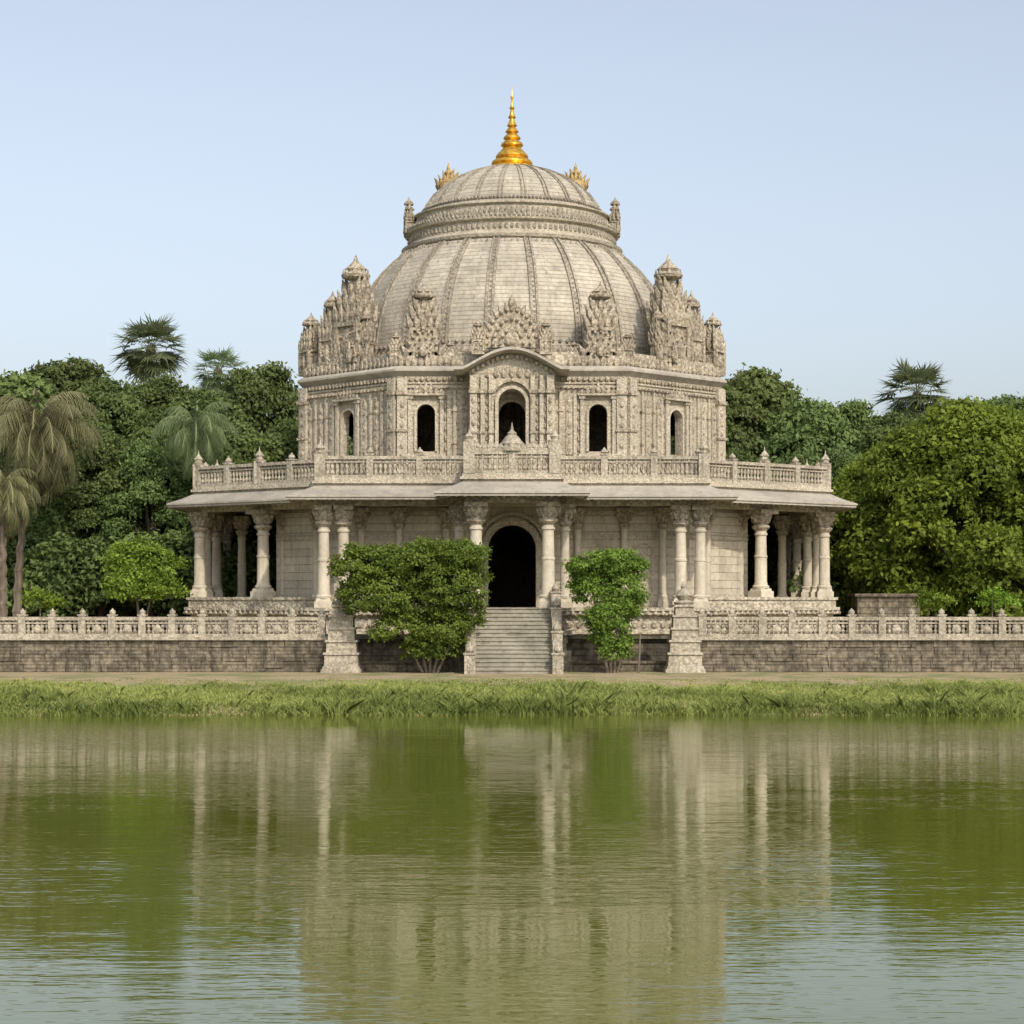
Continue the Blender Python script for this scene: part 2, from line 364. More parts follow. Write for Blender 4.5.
# --------------------------- drum
drum=sym([(5.6,97.2),(10.75,102.4),(10.75,113.8),(5.6,119)])
dw=MB();dt=MB();dc=MB()
ZB,ZC=9.6,14.95
n=len(drum)
for i in range(n):
    a=drum[i-1];b=drum[i];L=math.hypot(b[0]-a[0],b[1]-a[1])
    front=abs(a[1]-97.2)<.1 and abs(b[1]-97.2)<.1
    if front: ops=[(5.6-4.2,.88,11.25,13.55),(5.6,1.3,11.2,13.7),(5.6+4.2,.88,11.25,13.55)]
    elif a[1]<103 and b[1]<103: ops=[(L*.5,.95,11.25,13.5)]
    else: ops=[(L*.25,.86,11.25,13.5),(L*.75,.86,11.25,13.5)]
    panel(dw,a,b,ZB,ZC,ops,.4)
    e=((b[0]-a[0])/L,(b[1]-a[1])/L); r=math.atan2(e[1],e[0]); no=(e[1],-e[0])
    def at(u,o): return (a[0]+e[0]*u+no[0]*o,a[1]+e[1]*u+no[1]*o)
    for uc,w,zb,zt in ops:
        if front and abs(uc-5.6)<.1: continue
        archframe(dt,a,b,uc,w,zb,zt,.13,.1)
        for s in (-1,1):
            q=at(uc+s*.78,.08); dt.box(*q,10.9,.18,.18,2.9,r); dc.box(*q,13.8,.32,.28,.16,r); dc.box(*q,10.9,.32,.28,.2,r)
            q=at(uc+s*1.12,.05); dt.box(*q,10.3,.16,.14,3.7,r)
        q=at(uc,.12); dt.box(*q,10.98,1.9,.3,.14,r); dt.box(*q,13.97,2.0,.32,.1,r)
        for k in range(7): 
            hh=.22+.4*(1-abs(k-3)/3.5); q=at(uc+(k-3)*.25,.12); dc.leaf(*q,14.05,.28,hh,.16,r)
        for k in range(6):
            q=at(uc+(k-2.5)*.3,.1); dc.leaf(*q,10.35,.26,.5,.14,r)
    for z,h,p in ((9.6,.5,.3),(10.1,.14,.2),(10.9,.09,.1),(14.35,.1,.14),(14.55,.07,.1)):
        if front:
            for s in (-1,1):
                q=at(L/2+s*(2.1+(L/2-2.1)/2),p/2-.02); dt.box(*q,z,L/2-2.1+p*.4,p,h,r)
        else:
            q=at(L/2,p/2-.02); dt.box(*q,z,L+p*.8,p,h,r)
    for u in (.25,L-.25):
        q=at(u,.08); dt.box(*q,10.2,.5,.32,4.6,r); q=at(u,.12); dc.box(*q,14.0,.6,.42,.2,r); dc.box(*q,12.2,.56,.4,.12,r); dc.box(*q,10.6,.6,.42,.25,r)
        for zz in (11.0,11.5,12.5,13.0,13.5): dc.blob(*at(u,.24),zz,.13,.06,.15,r)
    k=int(L/.27)
    for j in range(k):
        u=(j+.5)*L/k
        if front and abs(u-L/2)<2.2: continue
        dc.blob(*at(u,.1),14.78,.11,.09,.13,r); dc.box(*at(u,.15),14.3,.1,.14,.1,r)
    k=int(L/.42)
    for j in range(k):
        u=(j+.5)*L/k
        if u<.6 or u>L-.6: continue
        if front and abs(u-L/2)<2.3: continue
        if any(abs(u-o[0])<1.28 for o in ops): continue
        if j%2==0:
            dt.box(*at(u,.05),10.95,.13,.13,3.3,r); dc.box(*at(u,.07),13.2,.22,.18,.1,r); dc.box(*at(u,.07),11.6,.22,.18,.1,r)
        else:
            dt.box(*at(u,.03),11.1,.3,.1,2.7,r)
            dc.leaf(*at(u,.08),11.15,.24,.8,.12,r); dc.blob(*at(u,.08),12.15,.12,.06,.12,r); dc.leaf(*at(u,.08),12.35,.24,.7,.12,r); dc.blob(*at(u,.08),13.25,.12,.06,.12,r); dc.leaf(*at(u,.08),13.45,.28,.6,.12,r)
        dc.leaf(*at(u,.1),10.3,.28,.5,.12,r)
    for uc,w,zb,zt in ops:
        if front and abs(uc-5.6)<.1: continue
        for s in (-1,1):
            for zz in (11.4,11.9,12.4,12.9,13.4): dc.blob(*at(uc+s*.95,.05),zz,.07,.05,.16,r)
dw.obj('drum_walls',M_drum,T)
ic=MB(); ic.prism([(x*.62,CY+(y-CY)*.62) for x,y in drum],9.602,15.1); ic.obj('drum_blocking_core',M_ret,T)  # added core inside the drum, stops sky showing through the windows
bay=MB()
bw=2.05; by=95.9
panel(bay,(-bw,by),(bw,by),ZB,15.2,[(bw,1.3,11.2,14.15)],1.25)
for s in (-1,1): 
    bay.box(s*(bw-.01),(by+97.3)/2+.05,ZB,.05,97.3-by,5.6)
    for xx,w in ((1.0,.22),(1.42,.18),(1.85,.34)):
        dt.box(s*xx,by-.08,10.2,w,.26,4.6); dc.box(s*xx,by-.12,13.95,w+.12,.36,.16); dc.box(s*xx,by-.12,10.2,w+.14,.42,.4); dc.box(s*xx,by-.12,12.0,w+.08,.3,.1)
    for zz in (11,11.6,12.5,13.1,13.6): dc.blob(s*1.85,by-.22,zz,.12,.06,.16)
    for zz in (11,11.4,11.8,12.3,12.7,13.1,13.5): dc.blob(s*1.21,by-.03,zz,.07,.06,.14); dc.blob(s*1.6,by-.03,zz+.1,.06,.06,.14)
archframe(dt,(-bw,by),(bw,by),bw,1.3,11.2,14.15,.16,.16)
archframe(dc,(-bw,by),(bw,by),bw,1.75,13.2,14.5,.12,.24)
bay.obj('central_bay',M_drum,T)
K=28; W=2.75
def curve(t): return 15.05+ .95*max(0,math.cos(t*math.pi/2*1.15))**1.2
vs=[];fs=[]
for k in range(K+1):
    t=-1+2*k/K; x=t*W; z=curve(t)
    vs+=[(x,by-.75,z-.02),(x,by-.75,z+.1),(x,by+1.4,z+.4),(x,by+1.4,z-.1),(x,by-.05,z-.14)]
for k in range(K):
    o=k*5
    for j in range(5): fs.append((o+j,o+(j+1)%5,o+5+(j+1)%5,o+5+j))
fs.append((0,1,2,3,4)); fs.append(tuple(K*5+j for j in (4,3,2,1,0)))
be=MB(); be.add(vs,fs)
vs=[];fs=[]
for k in range(K+1):
    t=-1+2*k/K; x=t*2.05; vs+=[(x,by-.02,14.9),(x,by-.02,curve(x/W)+.02)]
for k in range(K): fs.append((2*k,2*k+2,2*k+3,2*k+1))
dt.add(vs,fs)
for k in range(17):
    t=-1+2*(k+.5)/17; x=t*2.0; dc.blob(x,by-.1,curve(x/W)-.28,.12,.1,.13)
for k in range(7):
    dc.leaf((k-3)*.38,by-.06,14.72,.3,.3+.45*(1-abs(k-3)/3.5),.14)
be.obj('bay_eave',M_eave,T)
co=MB()
co.ring(offset(drum,-.28),offset(drum,.6),[(0,15.16),(0,15.26),(.3,15.42),(1,15.6),(1,14.9),(.3,14.93),(.2,15.04)])
co.obj('drum_cornice',M_eave,T)
cb=MB(); cb.prism(offset(drum,.15),15.5,15.95); cb.prism(offset(drum,.3),15.95,16.15); cb.obj('dome_base',M_carve,T)
for x,y,r,l,i in walk(offset(drum,.05),.32,skipback=False):
    if abs(x)<2.6 and y<100: continue
    dc.leaf(x,y,15.42,.32,.55,.16,r)
def kiosk(mb,x,y,z,w,h,rot=0):
    mb.box(x,y,z,w,w*.8,h*.1,rot); mb.box(x,y,z+h*.1,w*.78,w*.62,h*.26,rot); mb.box(x,y,z+h*.36,w*.95,w*.8,h*.04,rot)
    c,s=math.cos(rot),math.sin(rot)
    def at(u,o): return (x+u*c+o*s,y+u*s-o*c)
    for u in (-.42,.42): mb.box(*at(u*w,.34*w),z+h*.1,w*.14,w*.14,h*.27,rot)
    mb.leaf(*at(0,.34*w),z+h*.1,w*.36,h*.24,w*.25,rot)
    for row,(zz,ww,hh,k) in enumerate(((.38,.92,.2,5),(.5,.72,.2,4),(.62,.5,.17,3))):
        mb.box(x,y,z+h*zz,w*ww*.75,w*ww*.6,h*.13,rot)
        for j in range(k):
            u=(j/(k-1)-.5)*w*ww
            mb.leaf(*at(u,.3*w*ww+.04),z+h*zz,w*ww/k*1.35,h*hh,w*.2,rot,lean=.25*(j/(k-1)-.5)*2)
            mb.leaf(*at(u,-.3*w*ww),z+h*zz,w*ww/k*1.35,h*hh,w*.2,rot,lean=.25*(j/(k-1)-.5)*2)
        for sgn in (-1,1):
            mb.leaf(*at(sgn*w*ww*.48,0),z+h*zz,w*.22,h*hh*1.1,w*.3,rot,lean=.4*sgn)
    r=w*.23
    mb.lathe(x,y,[(r*.8,z+h*.68),(r*.7,z+h*.76),(r*1.7,z+h*.79),(r*1.8,z+h*.815),(r*1.2,z+h*.84),(r*1.4,z+h*.865),(r*.7,z+h*.91),(r*.3,z+h*.94),(.01,z+h)],12)
    for k in range(8):
        a=k*math.pi/4; mb.leaf(x+math.cos(a)*r*1.5,y+math.sin(a)*r*1.5,z+h*.78,r*.7,h*.09,r*.4,a+math.pi/2)
    for k in range(int(26*w)):
        u=(random.random()-.5)*w; v=random.random(); q=at(u*(1-.5*v),.38*w*(1-.5*v))
        mb.blob(*q,z+h*(.08+.6*v),.05+.05*random.random(),.07,.06+.07*random.random(),rot)
def fan(mb,x,y,z,w,h,rot=0):
    c,s=math.cos(rot),math.sin(rot)
    def P(u,zz,o): return (x+u*c+o*s,y+u*s-o*c,zz)
    K=16
    for R,o in ((1,.0),(.74,.14),(.46,.26)):
        vs=[];fs=[]
        for oo in (o,-.35):
            vs.append(P(0,z,oo)); 
            for k in range(K+1):
                a=math.pi*k/K; vs.append(P(-math.cos(a)*w/2*R*.9,z+math.sin(a)*h*R*.85,oo))
        m=K+2
        for k in range(1,K+1): fs+= [(0,k+1,k),(m,m+k,m+k+1),(k,k+1,m+k+1,m+k)]
        mb.add(vs,fs)
        nk=max(5,int(w*R*5.5))
        for k in range(nk):
            a=math.pi*(k+.5)/nk; u=-math.cos(a)*w/2*R*.86; zz=z+math.sin(a)*h*R*.81
            p=P(u,zz,o+.06); mb.blob(p[0],p[1],p[2],w*.035,.12,w*.035,rot)
            if R==1:
                p=P(-math.cos(a)*w/2*.88,z+math.sin(a)*h*.8,.0); mb.leaf(p[0],p[1],p[2]-.04,w*.1,h*.2,.18,rot,lean=-math.cos(a)*.8)
    p=P(0,z+h*.84,0); mb.leaf(p[0],p[1],p[2],w*.14,h*.3,.25,rot)
    p=P(0,z,.36); mb.leaf(p[0],p[1],p[2],w*.25,h*.42,.3,rot)
    for sg in (-1,1):
        p=P(sg*w*.5,z,.05); mb.leaf(p[0],p[1],p[2],w*.2,h*.42,.3,rot,lean=sg*.4); mb.blob(p[0],p[1],p[2]+.2,w*.1,.2,h*.16,rot)
orn=MB()
kr=math.pi/4
fan(orn,0,96.7,16.25,2.9,2.3)
for s in (-1,1): kiosk(orn,s*1.65,96.6,15.9,.62,1.75)
for s in (-1,1):
    kiosk(orn,s*4.35,98.1,15.8,1.4,3.9); fan(orn,s*4.35,97.5,15.9,1.7,1.5)
    kiosk(orn,s*7.9,100.7,15.7,1.8,5.8,s*kr); fan(orn,s*7.9,99.9,15.9,1.7,2.6,s*kr); kiosk(orn,s*7.3,99.7,15.7,.75,3.0,s*kr)
    kiosk(orn,s*9.15,101.6,15.7,1.15,4.1,s*kr); kiosk(orn,s*10.4,103.1,15.6,1.15,3.3,s*kr*1.3); 
    kiosk(orn,s*10.35,104.4,15.6,1.0,2.4,s*kr*2)
    for xx,hh in ((3.05,1.0),(5.7,1.5)): kiosk(orn,s*xx,97.8,15.7,.6,hh)
    for yy,hh in ((108,3.6),(112.5,2.8),(106,1.6),(110.4,1.6)): kiosk(orn,s*10.1,yy,15.7,1.3,hh,s*math.pi/2)
    kiosk(orn,s*8.1,115.6,15.7,2.0,5.6,-s*kr); kiosk(orn,s*4.3,118.2,15.9,1.6,3.4,math.pi)
orn.obj('roof_ornaments',M_orn,T)
dt.obj('drum_trim',M_trim,T); dc.obj('drum_carving',M_orn,T)
prof=[(9.2,15.9),(9.2,16.3),(8.95,16.35),(8.88,17.2),(8.78,17.9),(8.58,18.7),(8.3,19.5),(7.9,20.3),(7.45,21.0),(6.92,21.65),(6.35,22.2),(5.87,22.6),(5.6,22.75)]
d=MB(); d.lathe(0,CY,prof,96)
up=[(4.85,24.7),(4.8,25.0),(4.62,25.35),(4.25,25.85),(3.75,26.3),(3.1,26.72),(2.4,27.05),(1.7,27.27),(1.1,27.4),(.9,27.42)]
d.lathe(0,CY,up,96); d.obj('dome_shell',M_dome,T,60)
cl=MB(); cl.lathe(0,CY,[(5.7,22.6),(5.95,22.7),(6.0,22.85),(5.75,22.95),(5.6,23.05),(5.55,23.55),(5.75,23.65),(5.78,23.75),(5.5,23.85),(5.3,23.95),(5.25,24.45),(5.4,24.55),(5.4,24.62),(5.1,24.72),(4.8,24.8)],96)
cl.obj('dome_collar',M_trim,T,40)
rb=MB(); 
def ribs(prof,nr,w0,h0,off=0,pair=1.25):
    for k in range(nr):
        for sgn in (-1,1):
            a=2*math.pi*(k+off)/nr
            ta=(-math.sin(a),math.cos(a)); ra=(math.cos(a),math.sin(a)); vs=[]
            R0=prof[0][0]
            for r,z in prof:
                sc=.45+.55*r/R0; c0=sgn*w0*pair*sc; w=w0*.5*sc
                for u,o in ((c0-w,-.05),(c0-w,h0),(c0+w,h0),(c0+w,-.05)):
                    rr=r+o; vs.append((ra[0]*rr+ta[0]*u,CY+ra[1]*rr+ta[1]*u,z+o*.5))
            fs=[]
            for j in range(len(prof)-1):
                for q in range(3): fs.append((j*4+q,j*4+q+1,j*4+4+q+1,j*4+4+q))
            rb.add(vs,fs)
ribs(prof[2:],24,.13,.09,.5); ribs(up[1:],24,.08,.06,.5)
for k in range(24):
    a=2*math.pi*(k+.5)/24
    for j in range(2,len(prof)-1):
        for t in (0,.33,.66):
            r=prof[j][0]*(1-t)+prof[j+1][0]*t; z=prof[j][1]*(1-t)+prof[j+1][1]*t
            rb.blob(math.cos(a)*r,CY+math.sin(a)*r,z,.06,.06,.09)
for k in range(120):
    a=2*math.pi*k/120; x,y=math.cos(a),math.sin(a)
    rb.blob(x*5.58,CY+y*5.58,23.3,.1,.12,.18,a); 
    rb.leaf(x*5.3,CY+y*5.3,23.97,.24,.42,.14,a+math.pi/2)
    rb.leaf(x*6.1,CY+y*6.1,22.2,.22,.4,.12,a+math.pi/2)
for k in range(150):
    a=2*math.pi*k/150; x,y=math.cos(a),math.sin(a)
    rb.leaf(x*5.75,CY+y*5.75,23.76,.2,.24,.1,a+math.pi/2); rb.leaf(x*9.05,CY+y*9.05,16.3,.34,.42,.14,a+math.pi/2)
    rb.blob(x*4.85,CY+y*4.85,24.95,.09,.09,.09,a); rb.blob(x*8.95,CY+y*8.95,16.95,.1,.1,.1,a)
rb.obj('dome_ribs',M_rib,T)
co2=MB()
for k in range(8):
    a=math.pi/8*(2*k); x,y=math.cos(a),math.sin(a)
    if abs(x)>.9: 
        for da in (-.18,0,.18): kiosk(co2,math.cos(a+da)*5.6,CY+math.sin(a+da)*5.6,23.7,.66,2.2 if da==0 else 1.6,a+da+math.pi/2)
co2.obj('collar_ornaments',M_orn,T)
M_tan=stone('gilded_stone',(.42,.29,.12),(.58,.43,.2),(.18,.12,.06),.35,carve=.03,cscale=6)
gt=MB()
for s in (-1,1):
    rr=3.45; z=26.35
    for yy in (-.55,.0,.5):
        for j in range(7):
            gt.leaf(s*rr+(j-3)*.16,CY+yy+.08*(j%2),z+.1*(j-3)*-s*.4,.26,(.5+.55*(1-abs(j-3)/3.5))*(1 if yy else 1.2),.3,0,lean=(j-3)*.15)
    gt.lathe(s*rr,CY,[(.5,z-.5),(.6,z-.15),(.7,z+.05),(.72,z+.16),(.5,z+.28),(.36,z+.5),(.2,z+.7),(.26,z+.82),(.12,z+1.0),(.01,z+1.4)],10)
    gt.lathe(s*rr,CY-.55,[(.4,z-.5),(.55,z),(.5,z+.2),(.2,z+.35)],10)
gt.obj('gilded_acroteria',M_tan,T)
g=MB()
g.lathe(0,CY,[(1.0,27.3),(1.32,27.34),(1.34,27.46),(1.02,27.56),(1.12,27.68),(1.08,27.8),(.8,27.92),(.9,28.03),(.84,28.15),(.58,28.42),(.46,28.56),(.62,28.66),(.58,28.78),(.34,28.95),(.48,29.04),(.43,29.14),(.24,29.32),(.37,29.4),(.32,29.49),(.17,29.66),(.28,29.74),(.23,29.82),(.12,30.1),(.22,30.2),(.14,30.32),(.08,30.6),(.15,30.7),(.07,30.82),(.05,31.2),(.09,31.3),(.03,31.42),(.01,31.95)],24)
g.obj('gold_finial',M_gold,T,50)
# ------------------------------------------------------------------ stairs
S=empty('stone_staircase'); st=MB(); ns=16
for k in range(ns):
    y0=83.9+k*.238; z1=.89+(k+1)*.1725
    st.box(.08,(y0+87.9)/2,.5,3.3,87.9-y0,z1-.5); st.box(.08,y0+.1,z1-.04,3.34,.3,.045)
st.obj('steps',M_step,S,0)
sp=MB();spo=MB()
for s in (-1,1):
    x=.08+s*1.85
    vs=[]
    for xx in (x-.2,x+.2): vs+=[(xx,83.7,.6),(xx,83.7,1.45),(xx,87.6,4.25),(xx,87.9,4.25),(xx,87.9,.6)]
    sp.add(vs,[(0,1,2,3,4),(9,8,7,6,5),(0,5,6,1),(1,6,7,2),(2,7,8,3),(3,8,9,4)])
    for y,z in ((83.7,.8),(85.1,1.7),(86.5,2.7),(87.8,3.4)):
        sp.box(x,y,z,.46,.4,.9); sp.box(x,y,z+.9,.54,.48,.08); spo.lathe(x,y,[(.12,z+.98),(.19,z+1.08),(.17,z+1.18),(.07,z+1.28),(.01,z+1.42)],8)
        spo.leaf(x,y-.2,z+.15,.28,.65,.12)
sp.obj('side_walls',M_bal,S); spo.obj('newel_caps',M_bal,S)
# ------------------------------------------------------------------ piers
for s,xc in ((-1,-7.3),(1,7.4)):
    E=empty('stone_pier'); p=MB(); y=85.7
    z=.7
    for w,h in ((1.75,.35),(1.6,.12),(1.45,.5),(1.55,.09),(1.3,.45),(1.4,.09),(1.15,.45),(1.25,.09),(1.0,.45),(1.1,.09),(.8,.35),(.92,.09)):
        p.box(xc,y,z,w,w,h,0,.97); z+=h-.002
    p.lathe(xc,y,[(.4,z),(.46,z+.1),(.24,z+.2),(.36,z+.4),(.28,z+.58),(.12,z+.7),(.15,z+.78),(.02,z+1.0)],12)
    for k,zz in enumerate((1.22,1.8,2.35,2.9)):
        w=1.45-.15*k
        for j in range(3): p.leaf(xc-w*.3+j*w*.3,y-w*.48,zz,w*.26,.36,.1)
    p.obj('pier_body',M_bal,E)
# ------------------------------------------------------------------ terrace & walls
TZ=2.27
terr=MB()
terr.prism([(-7.6,86.2),(-7.6,89.3),(7.6,89.3),(7.6,86.2),(130,86.2),(130,170),(-130,170),(-130,86.2)],.3,TZ)
o=terr.obj('terrace_ground',M_soil,None,0)
for s in (-1,1):
    E=empty('terrace_wall'); w=MB();bb=MB();bo=MB()
    x0,x1=7.7,60
    xm=s*(x0+x1)/2; L=x1-x0
    w.box(xm,86.1,.5,L,.5,TZ-.5)
    for row in range(5):
        zz=.78+row*.3; x=x0+(.3 if row%2 else 0)
        while x<34:
            bl=.55+random.random()*.75
            if random.random()<.82: w.box(s*(x+bl/2),85.84+random.random()*.035,zz,bl-.03,.12,.275,random.uniform(-.008,.008))
            x+=bl
    w.box(xm,85.95,.5,L,.5,.36)
    w.box(s*7.62,87.8,.5,.3,3.1,TZ-.49)
    w.obj('wall_blocks',M_ret,E)
    bb.box(xm,86.05,TZ,L,.75,.14)
    balustrade(bb,bo,[(s*8.2,86.05),(s*60,86.05)],TZ+.14,.86,1.28,.2,tall=.9,capr=.14)
    for k in range(int(L/1.28)):
        xx=s*(8.2+(k+.5)*(51.8/round(51.8/1.28))); 
        bo.leaf(xx,86.0,TZ+.3,.4,.42,.16); 
    bb.obj('rails_and_posts',M_bal,E); bo.obj('balusters',M_bal,E)
E=empty('forecourt_wall'); w=MB()
for s in (-1,1):
    w.box(s*4.85,89.2,.5,5.5,.3,TZ-.5); w.box(s*4.85,89.1,TZ,5.5,.6,.16)
    w.box(s*4.6,86.6,.5,4.2,.35,.75); w.box(s*4.6,86.6,1.25,4.3,.5,.1)
w.obj('wall_blocks',M_ret,E)
E=empty('stone_block_shed'); w=MB(); w.box(19.3,103,TZ,3.2,2,1.9); w.box(19.3,103,TZ+1.9,3.5,2.3,.16); w.box(19.3,101.9,TZ,3.6,.3,.5); w.obj('shed_body',M_ret,E)
# ------------------------------------------------------------------ ground sheet
def hbank(x,y):
    wob=.5*math.sin(x*.21+1)+.35*math.sin(x*.53)+.2*math.sin(x*1.3+2)
    y=y-wob*max(0,min(1,(80-y)/8))*.6
    if y<66: return -2
    if y<69.2: return -2+2*(y-66)/3.2
    if y<70.2: return .3*(y-69.2)
    if y<77.5: return .3+.55*(y-70.2)/7.3
    return .85+min(.04,(y-77.5)*.01)
xs=[-2500,-800,-300,-120]+[i*.75 for i in range(-80,81)]+[120,300,800,2500]
ys=[-1500,-300,-60,20,60,66]+[67+.4*i for i in range(36)]+[84,90,100,130,200,400,1000,3500]
vs=[(x,y,hbank(x,y)) for y in ys for x in xs]; nx=len(xs)
fs=[(j*nx+i,j*nx+i+1,(j+1)*nx+i+1,(j+1)*nx+i) for j in range(len(ys)-1) for i in range(nx-1)]
gm=MB(); gm.v=vs; gm.f=fs; gm.obj('ground',M_soil,None,60)
wm=MB(); wm.add([(-2400,-1400,0),(2400,-1400,0),(2400,71.5,0),(-2400,71.5,0)],[(0,1,2,3)]); wm.obj('lake_water',M_water,None,0)
# ------------------------------------------------------------------ foliage (numpy)
def npmesh(name,V,k,tint,mat):
    n=len(V)//k
    me=bpy.data.meshes.new(name); me.vertices.add(len(V)); me.vertices.foreach_set('co',V.astype(np.float32).ravel())
    me.loops.add(len(V)); me.loops.foreach_set('vertex_index',np.arange(len(V),dtype=np.int32))
    me.polygons.add(n); me.polygons.foreach_set('loop_start',np.arange(0,len(V),k,dtype=np.int32)); me.polygons.foreach_set('loop_total',np.full(n,k,dtype=np.int32))
    me.update(calc_edges=True)
    at=me.attributes.new('tint','FLOAT','POINT'); at.data.foreach_set('value',np.clip(tint,0,1).astype(np.float32))
    me.materials.append(mat); return me
def unit(a): return a/np.maximum(np.linalg.norm(a,axis=1,keepdims=True),1e-6)
def leaves(C,out,size,tint):
    n=len(C)
    nrm=unit(out*.7+rng.normal(size=(n,3))*.6+np.array([0,0,.35]))
    t=unit(np.cross(nrm,rng.normal(size=(n,3)))); b=np.cross(nrm,t)
    s=size*(.6+.8*rng.random((n,1)))
    V=np.stack([C-t*s*.6,C+b*s*.32,C+t*s*.6,C-b*s*.32],1).reshape(-1,3)
    return V,np.repeat(tint,4)
def crown(lobes,per,clump_r,size,ncl):
    Vs=[];Ts=[]
    for (cx,cy,cz,rx,rz) in lobes:
        k=max(6,int(ncl*(rx*rx)))
        dirs=unit(rng.normal(size=(k,3))); dirs[:,2]=np.where(dirs[:,2]<-.5,-dirs[:,2],dirs[:,2])
        rad=.72+.34*rng.random((k,1))**.8
        cc=np.array([cx,cy,cz])+dirs*rad*np.array([rx,rx,rz])
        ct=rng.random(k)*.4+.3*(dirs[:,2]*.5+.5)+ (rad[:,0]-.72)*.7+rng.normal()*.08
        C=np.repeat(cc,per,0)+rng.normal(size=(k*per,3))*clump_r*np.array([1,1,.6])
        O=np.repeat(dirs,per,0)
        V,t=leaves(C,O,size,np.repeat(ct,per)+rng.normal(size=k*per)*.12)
        Vs.append(V);Ts.append(t)
    return np.concatenate(Vs),np.concatenate(Ts)
def branch(mb,p,q,r0,r1,seg=7):
    p=Vector(p);q=Vector(q);d=(q-p).normalized(); a=d.orthogonal().normalized(); b=d.cross(a); vs=[]
    for c,r in ((p,r0),(p.lerp(q,.5)+a*.1*r0*4,(r0+r1)/2),(q,r1)):
        for i in range(seg):
            t=2*math.pi*i/seg; v=c+(a*math.cos(t)+b*math.sin(t))*r; vs.append(tuple(v))
    fs=[(j*seg+i,j*seg+(i+1)%seg,(j+1)*seg+(i+1)%seg,(j+1)*seg+i) for j in range(2) for i in range(seg)]
    mb.add(vs,fs)
def make_tree_mesh(seed,h,R,low,mat,size=.3,per=22,ncl=32,nl=22,lr=.3,lv=.16):
    random.seed(seed); lobes=[]
    for k in range(nl):
        z=low+(h-low)*((k+.5)/nl)**.85; q=(z-low)/(h-low)
        env=R*math.sqrt(max(.05,1-(max(0,q-.35)/.68)**2))*(0.75+.25*min(1,q*3))
        a=k*2.4+random.random(); r=R*(lr+lv*random.random()); rad=max(0,env-r*.8)
        lobes.append((math.cos(a)*rad,math.sin(a)*rad,z-r*.25,r,r*.72))
    V,t=crown(lobes,per,.3,size,ncl)
    lm=npmesh('crown_mesh',V,4,t,mat)
    mb=MB(); branch(mb,(0,0,0),(.2,0,h*.4),R*.07,R*.045); branch(mb,(.2,0,h*.4),(0,.2,h*.8),R*.045,R*.015)
    for l in lobes[::2]: branch(mb,(.1,0,max(1.5,l[2]*.55)),(l[0]*.8,l[1]*.8,l[2]),R*.03,R*.01)
    tm=bpy.data.meshes.new('trunk_mesh'); tm.from_pydata(mb.v,[],mb.f); tm.materials.append(M_bark)
    return lm,tm
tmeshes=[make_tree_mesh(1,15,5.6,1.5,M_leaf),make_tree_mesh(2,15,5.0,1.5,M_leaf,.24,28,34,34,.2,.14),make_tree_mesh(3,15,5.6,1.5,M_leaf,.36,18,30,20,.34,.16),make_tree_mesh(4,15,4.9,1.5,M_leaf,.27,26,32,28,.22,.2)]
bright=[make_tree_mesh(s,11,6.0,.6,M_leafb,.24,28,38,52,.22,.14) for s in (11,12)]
def place(meshes,px,topy,d,h0,name='broadleaf_tree',sx=1.0,k=None,base=TZ):
    lm,tm=meshes[k if k is not None else random.randrange(len(meshes))]
    x=PX(px,d); top=PZ(topy,d); s=(top-base)/(h0+.6)
    e=empty(name,(x,d,base)); rz=random.random()*6.28
    for nm,me in (('crown',lm),('trunk',tm)):
        o=bpy.data.objects.new(nm,me); scene.collection.objects.link(o); o.parent=e; o.scale=(s*sx,s*sx,s); o.rotation_euler=(0,0,rz)
    return e
random.seed(5)
for px,ty,dd,sx in [(15,378,124,.9),(68,364,128,.9),(115,378,122,.85),(158,376,124,.9),(205,388,122,.8),(262,364,126,.8),(310,395,128,.8),(350,420,132,1),(-30,370,122,1),(-90,360,125,1),(-150,370,122,1),(-220,360,125,1.1),(-300,370,128,1.1),
    (40,445,113,.9),(100,425,112,.9),(150,440,111,.9),(235,425,113,.9),(290,420,115,.8),(-20,450,112,1),(-100,440,112,1),
    (430,420,140,1),(500,430,142,1),(580,420,140,1),(650,420,135,1),
    (722,392,128,.8),(758,374,130,.85),(808,404,126,.85),(850,400,130,.85),(895,412,126,.9),(940,408,126,1),(1000,400,130,1),(1060,390,128,1.1),(1130,380,125,1.1),(1200,390,125,1.1),(1290,380,125,1.2),
    (740,450,118,.8),(790,455,118,.8),(840,450,117,.8)]:
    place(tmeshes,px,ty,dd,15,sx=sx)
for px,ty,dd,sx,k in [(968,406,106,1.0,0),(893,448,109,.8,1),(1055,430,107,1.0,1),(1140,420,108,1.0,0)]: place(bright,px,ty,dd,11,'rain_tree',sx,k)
def mass(name,regions,mat,size,per,ncl,cr=.3):
    V,t=crown(regions,per,cr,size,ncl); me=npmesh(name,V,4,t,mat); o=bpy.data.objects.new(name,me); scene.collection.objects.link(o); return o
R=[]
for k in range(70):
    x=-45+k*.43; R.append((x+random.random(),107.5+random.random()*2.5,TZ+1.2+random.random()*2.6,1.5,1.6))
for k in range(50):
    x=16+k*.6; R.append((x+random.random(),108+random.random()*2.5,TZ+.9+random.random()*2.2,1.5,1.5))
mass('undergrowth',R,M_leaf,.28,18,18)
def bush(name,lobes,stems,mat,size,per,ncl,cr):
    e=empty(name); V,t=crown(lobes,per,cr,size,ncl); me=npmesh('bush_leaves',V,4,t,mat); o=bpy.data.objects.new('leaves',me); scene.collection.objects.link(o); o.parent=e
    mb=MB()
    for p,q,r in stems: branch(mb,p,q,r,r*.5)
    mb.obj('stems',M_bark,e)
